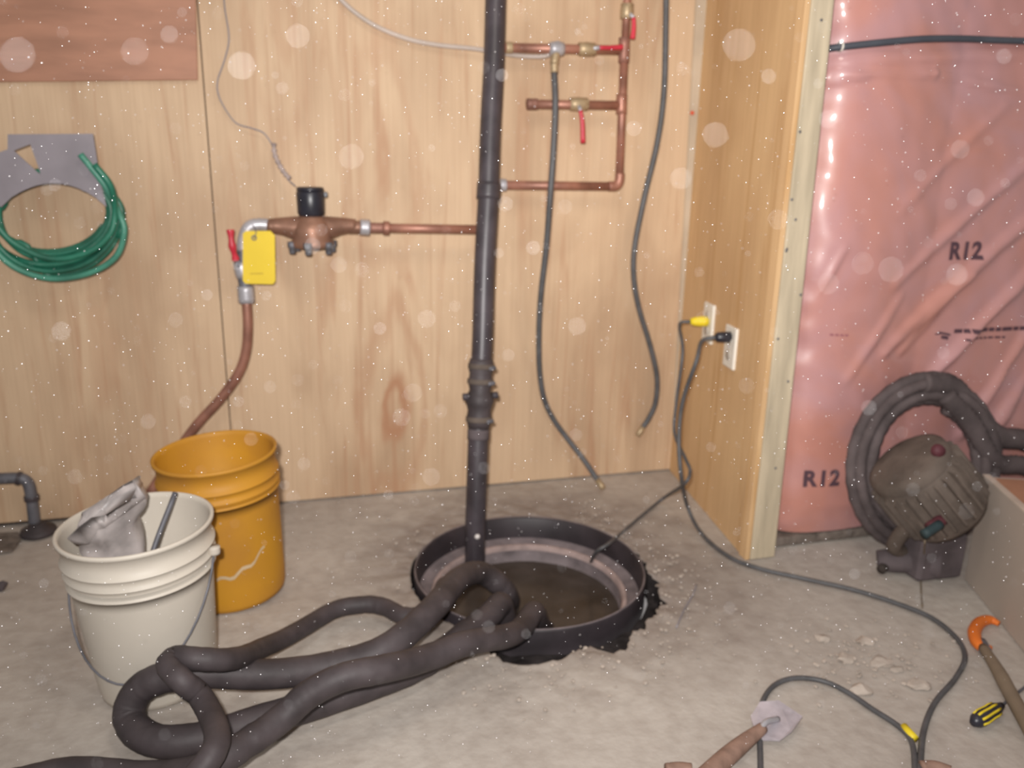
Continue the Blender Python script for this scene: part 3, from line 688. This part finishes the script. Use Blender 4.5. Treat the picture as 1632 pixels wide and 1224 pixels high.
o = prism('shadow_patch', [fl(-140, 905, .001), fl(20, 880, .001), fl(34, 862, .001), fl(30, 850, .001), fl(-140, 860, .001)], (0, 0, 1), .006, M['sill'], bev=.002)  # dark sheet laid in place of the shadow at the wall's foot
tag(o, 'dark patch painted as the shadow along the wall at the left edge', 'shadow')

# ------------------------------------------------------------ outlets, plugs, cords
def outlet(pa, pb, pc, pd, label):
    # corners on the alcove wall's face
    def on(px, py):
        X = 1.235
        for _ in range(6):
            p = xw(px, py, X); X = 1.212 + (p.y - 1.868) / (YW - 1.868) * .088
        return p
    A, B, C_, D = on(*pa), on(*pb), on(*pc), on(*pd); c = (A + B + C_ + D) / 4
    dirv = Vector((.088, YW - 1.868, 0)).normalized(); nrm = Vector((-dirv.y, dirv.x, 0))
    if nrm.x > 0: nrm = -nrm
    w2 = .039; h2 = .062
    t = thing('wall_outlet', c, label, 'outlet', 'outlets on the alcove wall')
    pts = [c + dirv * (s * w2) + Vector((0, 0, u * h2)) for s, u in ((-1, -1), (1, -1), (1, 1), (-1, 1))]
    prism('faceplate', pts, nrm, .010, M['outlet'], t, .003)
    for u in (-.024, .024):
        q = c + Vector((0, 0, u)) + nrm * .010
        V, FA = lathe_g([(.00001, .002), (.0155, .002), (.0165, 0), (.0165, -.004)], 20, q, nrm); link('socket', V, FA, M['whited'], t)
    V, FA = lathe_g([(.00001, .002), (.003, .002), (.0035, 0)], 8, c + nrm * .010, nrm); link('cover_screw', V, FA, M['steel'], t)
    return c, nrm
c1, nm = outlet((1124, 487), (1142, 484), (1140, 542), (1122, 545), 'left white outlet, the one with the yellow plug')
c2, nm = outlet((1160, 520), (1180, 518), (1174, 585), (1155, 588), 'right white outlet, the one with the black plug')
def plug(c, off, m, parent, ln=.055):
    A = c + nm * .010 + Vector((0, 0, off)); V, FA = tube_g([A, A + nm * .02, A + nm * .04, A + nm * ln], lambda i, f: (.0165, .0165, .0145, .009)[i], 14)
    link('plug', V, FA, m, parent); return A + nm * ln
t = thing('extension_cord', fl(1250, 916), 'long dark extension cord from the black plug snaking over the floor', 'cord')
e = plug(c2, .030, M['blackm'], t, .045)
P = [e, e + nm * .04 + Vector((0, 0, -.012)), xw(1110, 575, 1.10), xw(1088, 640, 1.09), xw(1082, 700, 1.08), xw(1086, 760, 1.08), fl(1096, 808, .06), fl(1118, 850, .012)] + [fl(*p, .008) for p in [(1160, 886), (1210, 906), (1280, 922), (1360, 940), (1430, 962), (1485, 985), (1525, 1018), (1538, 1048), (1522, 1082), (1490, 1120), (1472, 1165), (1466, 1224), (1460, 1300)]]
tube('cord', P, .0062, M['rubber2'], t, 8)
t = thing('pump_cord', fl(985, 852), 'dark cord from the yellow plug drooping into the pit', 'cord')
e = plug(c1, .005, M['yplug'], t, .055)
P = [e, e + nm * .035 + Vector((0, 0, -.01)), xw(1088, 560, 1.13), xw(1078, 640, 1.12), xw(1075, 690, 1.11), xw(1092, 730, 1.09), xw(1100, 752, 1.08), xw(1090, 772, 1.06), fl(1060, 792, .03), fl(1025, 820, .008), fl(990, 850, .010), fl(968, 868, .028), fl(950, 880, .0), fl(940, 900, -.10)]
tube('cord', P, .0052, M['rubber2'], t, 8)
t = thing('tool_cord', fl(1330, 1095), 'grey cord arching over the floor at the bottom right with a yellow band', 'cord')
P = [fl(*p, .007) for p in [(1211, 1300), (1212, 1224), (1211, 1170), (1213, 1125), (1232, 1094), (1265, 1081), (1310, 1085), (1350, 1103), (1390, 1130), (1430, 1156), (1452, 1180), (1458, 1224), (1455, 1300)]]
tube('cord', P, .0058, M['rubber2'], t, 8)
V, FA = tube_g([fl(1440, 1158, .009), fl(1448, 1167, .009), fl(1458, 1178, .009)], .0085, 10); link('yellow_band', V, FA, M['yplug'], t)

# ------------------------------------------------------------ hose coil, motor and box at the right
def circle_on(cx_, cy_, Yp, R_, n=48, a0=0, a1=2 * PI, tilt=0, sq=1.0):
    c = wl(cx_, cy_, 0, Yp); return [Vector((c.x + R_ * math.cos(a0 + (a1 - a0) * i / n), c.y + tilt * R_ * math.sin(a0 + (a1 - a0) * i / n), c.z + sq * R_ * math.sin(a0 + (a1 - a0) * i / n))) for i in range(n + 1)]
cc = wl(1480, 764, 0, 1.80); cc.z = max(cc.z, .256 * .98 + .017)
t = thing('coiled_drain_hose', (cc.x, 1.80, 0), 'coil of dusty grey ribbed hose leaning on the pink insulation', 'hose')
pts = []
for i in range(64 * 5 + 1):
    a = 2 * PI * i / 64 + 1.2; k = i / 64; r = .256 - .0175 * k
    pts.append(Vector((cc.x + r * math.cos(a), 1.825 - .016 * (k % 2) + .045 * math.sin(a), cc.z + (r * .98) * math.sin(a))))
V, FA = tube_g(pts, lambda i, f: .0150 + .0022 * (i % 2), 10); link('ribbed_coil', V, FA, M['coil'], t)
zlow = min(v.z for v in V)
tail = [Vector((cc.x - .02, 1.865, cc.z + .235)), Vector((cc.x + .09, 1.865, cc.z + .215)), Vector((cc.x + .16, 1.85, cc.z + .14)), wl(1590, 695, 0, 1.84), wl(1640, 705, 0, 1.84), wl(1720, 760, 0, 1.84)]
V, FA = tube_g(smooth_path(tail, 14), lambda i, f: .030 + .003 * (i % 2), 12); link('loose_end', V, FA, M['coil'], t)
tail = [Vector((cc.x + .05, 1.845, cc.z + .20)), Vector((cc.x + .13, 1.82, cc.z + .12)), wl(1585, 735, 0, 1.80), wl(1630, 742, 0, 1.80), wl(1690, 765, 0, 1.80)]
V, FA = tube_g(smooth_path(tail, 14), lambda i, f: .026 + .003 * (i % 2), 12); link('loose_end', V, FA, M['coil'], t)

mc = wl(1482, 782, 0, 1.65); ax = (wl(1530, 835, 0, 1.61) - wl(1430, 712, 0, 1.67)).normalized()
t = thing('electric_motor', (mc.x, mc.y, 0), 'dusty finned motor on a bracket in front of the hose coil', 'motor')
V, FA = lathe_g([(.0001, -.100), (.055, -.100), (.09, -.094), (.110, -.080), (.112, .075), (.102, .090), (.06, .098), (.0001, .100)], 40, mc, ax); link('housing', V, FA, M['motor'], t)
qq = Vector((0, 0, 1)).rotation_difference(ax)
for k in range(26):
    a = 2 * PI * k / 26; dr = qq @ Vector((math.cos(a), math.sin(a), 0)); tn = ax.cross(dr)
    pts = [mc + ax * s + dr * r for s, r in ((-.078, .109), (-.070, .124), (.060, .124), (.074, .109))]
    V, FA = prism_g([p - tn * .003 for p in pts], tn, .006); link('fin', V, FA, M['motor'], t, smooth=False)
V, FA = lathe_g([(.0001, -.122), (.05, -.122), (.092, -.115), (.108, -.105), (.110, -.086)], 36, mc, ax); link('end_bell', V, FA, M['motor'], t)
V, FA = lathe_g([(.00001, .016), (.014, .014), (.017, .004), (.017, -.002)], 16, wl(1494, 718, 0, 1.60), (-.2, -1, .2)); link('red_cap', V, FA, M['maroon'], t)
q = wl(1482, 842, 0, 1.545); V, FA = ring(q, q + Vector((.045, .01, .018)), .016, 14); link('pump_port', V, FA, M['maroon'], t)
q = wl(1472, 852, 0, 1.52); V, FA = ring(q, q + Vector((.055, .01, .018)), .012, 14); link('port_shadow', V, FA, M['teal'], t)  # dark teal cylinder stands in for the shadow by the port
# base bracket and foot
b0 = fl(1465, 925); b1 = fl(1532, 920)
V, FA = prism_g([fl(1462, 930, 0), fl(1534, 922, 0), Vector((1.745, 1.72, 0)), Vector((1.60, 1.74, 0))], (0, 0, 1), .135); link('base', V, FA, M['motord'], t, smooth=False).modifiers.new('b', 'BEVEL').width = .01
V = []; FA = []
V, FA = tube_g(smooth_path([fl(1398, 893, .028), fl(1420, 893, .034), fl(1460, 893, .04), fl(1500, 898, .045)], 6), lambda i, f: .028 + .016 * f, 20); link('foot', V, FA, M['motord'], t)
q = fl(1404, 908, .022); V, FA = ring(q, q + Vector((.022, .012, .002)), .013, 14); link('outlet_port', V, FA, M['dark'], t)
V, FA = tube_g(smooth_path([mc + Vector((-.06, -.03, -.05)), fl(1425, 868, .10), fl(1440, 880, .06), fl(1452, 892, .03)], 5), .02, 12); link('bracket_arm', V, FA, M['motor'], t)
o = tube('string', [wl(1474, 862, 0, 1.50), fl(1472, 890, .05), fl(1468, 915, .008), fl(1468, 940, .003), fl(1470, 968, .003)], .0024, M['olive'], None, 6); tag(o, 'thin brown string trailing from the motor to the cord', 'string')

# box
A = fl(1536, 922); Bv = fl(1632, 1040); dr = (Bv - A).normalized(); A2 = A; B2 = A + dr * .75
pr = Vector((-dr.y, dr.x, 0)); pr = pr if pr.x > 0 else -pr
Hb = .305
t = thing('storage_box', (A + dr * .37 + pr * .25), 'large beige box with a brown top at the right edge', 'box')
prism('body', [A2, B2, B2 + pr * .55, A2 + pr * .55], (0, 0, 1), Hb, M['box'], t, .003)
Z = Vector((0, 0, Hb)); k = pr * .018 + dr * .018
prism('top', [A2 + Z + k, B2 + Z + pr * .018 - dr * .018, B2 + Z + pr * .53 - dr * .018, A2 + Z + pr * .53 + dr * .018], (0, 0, 1), .003, M['boxt'], t)
prism('rim_edge', [A2 + Z - pr * .002 - dr * .001, B2 + Z - pr * .002, B2 + Z + pr * .016, A2 + Z + pr * .016], (0, 0, 1), .006, M['boxe'], t, .001)

# ------------------------------------------------------------ tools on the floor
t = thing('pipe_wrench', fl(1600, 1080), 'tool with an orange hooked head and brown-grey handle', 'tool')
hk = [(1592, 994), (1578, 988), (1562, 992), (1553, 1006), (1556, 1022), (1566, 1032), (1580, 1032)]
V, FA = tube_g(smooth_path([fl(*p, .016) for p in hk], 5), lambda i, f: .0045 + .0105 * math.sin(PI * min(1, max(.04, f))) ** .7, 12); link('hooked_head', V, FA, M['orangem'], t)
tube('handle', [fl(1567, 1032, .018), fl(1590, 1068, .028), fl(1610, 1105, .028), fl(1632, 1145, .028), fl(1670, 1215, .028)], lambda i, f: .011 + .004 * min(1, f * 3), M['olive'], t, 12)
V, FA = ring(fl(1563, 1024, .015), fl(1571, 1038, .015), .0135, 12); link('collar', V, FA, M['steeld'], t)
t = thing('screwdriver', fl(1575, 1140), 'short screwdriver with a black and yellow handle', 'screwdriver')
a, b = fl(1551, 1152, .017), fl(1597, 1124, .017)
P = [a.lerp(b, i / 8) for i in range(9)]; rr = [.008, .0145, .0165, .0160, .0150, .0155, .0140, .0100, .0065]
V, FA = tube_g(P, lambda i, f: rr[i], 14); link('grip', V, FA, M['blackm'], t)
nu = Vector((0, 0, 1)); dd = (b - a).normalized(); sd_ = dd.cross(nu)
for k in range(4):
    a_ = .5 + k * .75 + .4; off = (nu * math.sin(a_) - sd_ * math.cos(a_)); V, FA = tube_g([P[i] + off * (rr[i] - .0008) for i in range(1, 7)], .0026, 6); link('yellow_stripe', V, FA, M['yplug'], t)
tube('shaft', [b, fl(1612, 1112, .010), fl(1640, 1090, .003)], .0032, M['steeld'], t, 8)
t = thing('trowel', fl(1230, 1160), 'dusty steel trowel with a worn wooden handle at the bottom', 'trowel')
pts = [fl(*p, .012) for p in [(1196, 1145), (1210, 1126), (1240, 1124), (1279, 1144), (1262, 1168), (1243, 1180), (1215, 1178), (1204, 1168)]]
V, FA = prism_g(pts, (0, 0, 1), .003); 
V = [v + Vector((0, 0, .006 * noise.noise(v * 40) + (.010 if i % 8 in (1, 2) else 0))) for i, v in enumerate(V)]; link('blade', V, FA, M['blade'], t, smooth=False)
V, FA = tube_g(smooth_path([fl(1240, 1146, .020), fl(1222, 1150, .030), fl(1212, 1162, .024)], 5), .006, 10); link('tang', V, FA, M['steel'], t)
tube('handle', [fl(1216, 1160, .020), fl(1190, 1180, .018), fl(1160, 1205, .018), fl(1130, 1232, .018), fl(1100, 1258, .016)], lambda i, f: .011 + .007 * math.sin(min(1, f * 1.6) * PI / 2), M['brownw'], t, 12)
o = tube('wooden_stick', [fl(1062, 1228, .014), fl(1082, 1226, .014), fl(1102, 1228, .014)], .013, M['brownw'], None, 10); tag(o, 'red-brown stick end cut by the bottom edge', 'stick')
o = tube('dark_stick', [fl(1468, 1222, .012), fl(1490, 1222, .012), fl(1515, 1230, .012)], .011, M['brownw'], None, 10); tag(o, 'brown stick end beside the grey cord at the bottom edge', 'stick')
o = tube('floor_crack_line', [fl(1110, 932, .002), fl(1104, 948, .002), fl(1090, 972, .002), fl(1078, 1000, .002)], .0022, M['wire'], None, 6); tag(o, 'thin grey crack line on the floor right of the pit', 'wire')  # thin tube laid in place of a faint crack line

# ------------------------------------------------------------ concrete chips
def rock(c, s, seed, flat=.45):
    bm = bmesh.new(); bmesh.ops.create_icosphere(bm, subdivisions=2, radius=1)
    rnd = random.Random(seed); pl = [(Vector((rnd.uniform(-1, 1), rnd.uniform(-1, 1), rnd.uniform(-.3, 1))).normalized(), rnd.uniform(.45, .8)) for _ in range(9)]
    for v in bm.verts:
        for nn, dd in pl:
            if v.co.dot(nn) > dd: v.co -= nn * (v.co.dot(nn) - dd)
    V = []
    for v in bm.verts:
        d = v.co * (1 + .45 * noise.noise(v.co * 1.3 + Vector((seed, 0, 0)))); V.append(Vector((d.x * s, d.y * s * .8, max(d.z, -.6) * s * flat + s * flat * .5)) + Vector(c))
    FA = [tuple(x.index for x in f.verts) for f in bm.faces]; bm.free(); return V, FA
for k, (px, py, s, lab) in enumerate([(1378, 1022, .026, 'pale pinkish concrete chip, the uppermost of the rubble right of the pit'), (1372, 1100, .030, 'pale concrete chip touching the grey cord arch'), (1465, 1094, .026, 'long pale concrete chip nearest the dark extension cord bend'),
        (1310, 1018, .022, 'concrete chip at the left end of the rubble patch'), (1345, 1052, .028, 'flat grey concrete chip in the middle of the rubble patch'), (1405, 1058, .030, 'grey concrete chip at the right of the rubble patch'), (1430, 1068, .018, 'small concrete chip between the rubble patch and the cord bend'),
        (2, 938, .022, 'dark lump cut by the left edge of the picture')]):
    p = fl(px, py, 0); V, FA = rock(p, s, k * 3.1, .35 if k < 7 else .8); o = link('concrete_chip', V, FA, M['chip'] if k < 7 else M['motord'], smooth=False)
    tag(o, lab, 'rubble', 'concrete chips on the floor' if k < 7 else None)
# crumbs of broken concrete around the hole: nobody could count them
parts = []
for k in range(330):
    a = random.uniform(-2.3, .9) if random.random() < .75 else random.uniform(-PI, PI); r = hole_r(a) + abs(random.gauss(0, .075)) + .006
    p = PC + Vector((math.cos(a) * r, math.sin(a) * r, 0)); s = random.choice((.002,.003,.003,.004,.006))
    if p.y > 2.45 or p.x > 1.15: continue
    bm = bmesh.new(); bmesh.ops.create_icosphere(bm, subdivisions=1, radius=1)
    V = [Vector((v.co.x * s * random.uniform(.7, 1.3), v.co.y * s * random.uniform(.7, 1.3), v.co.z * s * .6 + s * .3)) + p for v in bm.verts]; FA = [tuple(x.index for x in f.verts) for f in bm.faces]; bm.free(); parts.append((V, FA))
for k in range(140):
    p = fl(random.gauss(1385, 60), random.gauss(1055, 30), 0); s = random.uniform(.002, .007); bm = bmesh.new(); bmesh.ops.create_icosphere(bm, subdivisions=1, radius=1)
    V = [Vector((v.co.x * s * random.uniform(.7, 1.3), v.co.y * s, v.co.z * s * .6 + s * .3)) + p for v in bm.verts]; FA = [tuple(x.index for x in f.verts) for f in bm.faces]; bm.free(); parts.append((V, FA))
V, FA = join(parts); o = link('concrete_crumbs', V, FA, M['chip'], smooth=False, origin=(PC.x, PC.y, 0)); tag(o, 'crumbs of broken concrete scattered round the pit and by the cords', 'rubble'); o['kind'] = 'stuff'

# ------------------------------------------------------------ dust hanging in the air, lit by the flash
def motes(name, specs, m, label, sub):
    bm0 = bmesh.new(); bmesh.ops.create_icosphere(bm0, subdivisions=sub, radius=1); T = [v.co.copy() for v in bm0.verts]; TF = [tuple(x.index for x in f.verts) for f in bm0.faces]; bm0.free()
    V = []; FA = []
    for c, r in specs:
        k = len(V); V += [c + v * r for v in T]; FA += [tuple(i + k for i in f) for f in TF]
    o = link(name, V, FA, m, origin=(.5, 1.6, .5)); tag(o, label, 'dust'); o['kind'] = 'stuff'; return o
def free(p, r): return p.z > r + .01 and p.y + r < (1.85 if p.x > 1.17 else 2.50) and p.y > .9
sp = []
while len(sp) < 3400:
    px, py = random.uniform(-60, 1700), random.uniform(-60, 1290); d = random.uniform(1.0, 2.2); v = ray(px, py).normalized() * d; p = v + Vector((0, 0, H))
    r = random.choice((.0003, .0004, .0004, .0006, .0008)) * d * .9
    if free(p, r): sp.append((p, r))
motes('dust_specks', sp, dustm('bright_dust', .6), 'tiny bright specks of dust hanging in the air', 1)

# specks drifting close to the lens: out of focus, so the lens itself spreads each into a soft disc
near = []
for px, py, rad in [(270, 55, 14), (475, 58, 19), (28, 88, 28), (215, 82, 22), (385, 105, 22), (1085, 285, 17), (1320, 190, 15), (1320, 452, 17), (1225, 122, 12), (1140, 215, 20), (540, 422, 13), (680, 508, 14), (658, 626, 15), (702, 655, 11), (236, 672, 12), (687, 760, 14), (725, 488, 9),
        (98, 528, 15), (1530, 238, 15), (1515, 325, 10), (1555, 315, 14), (1375, 420, 18), (1525, 438, 17), (1420, 430, 20), (1178, 72, 26), (805, 325, 12), (850, 395, 11), (498, 392, 13), (640, 665, 14), (1120, 505, 10), (467, 792, 11), (1455, 780, 11), (1385, 650, 12), (280, 510, 12), (1236, 530, 9),
        (1540, 815, 13), (1362, 915, 9), (400, 700, 11), (577, 430, 12), (900, 330, 12), (1190, 615, 13), (120, 760, 12), (920, 520, 14), (1010, 205, 12), (760, 980, 9), (70, 930, 8), (1480, 1010, 9), (560, 250, 20), (1240, 350, 16), (1600, 90, 12), (330, 470, 9), (380, 640, 9)]:
    d = 1 / (1 / 1.1 + 2 * rad / (F * .0287 / 3.6)); v = ray(px, py); near.append((v * (d / F) + Vector((0, 0, H)), .00030 + .00025 * random.random()))
for k in range(330):
    px, py, rad = random.uniform(-20, 1650), random.uniform(-20, 1240), random.choice((3, 4, 5, 6, 8, 10)); d = 1 / (1 / 1.1 + 2 * rad / (F * .0287 / 3.6))
    near.append((ray(px, py) * (d / F) + Vector((0, 0, H)), random.uniform(.00010, .00030) * (1 + rad / 14)))
motes('dust_mote', near, dustm('drifting_dust', 1.0, .17), 'pale dust motes drifting in the flash light close to the lens', 2)
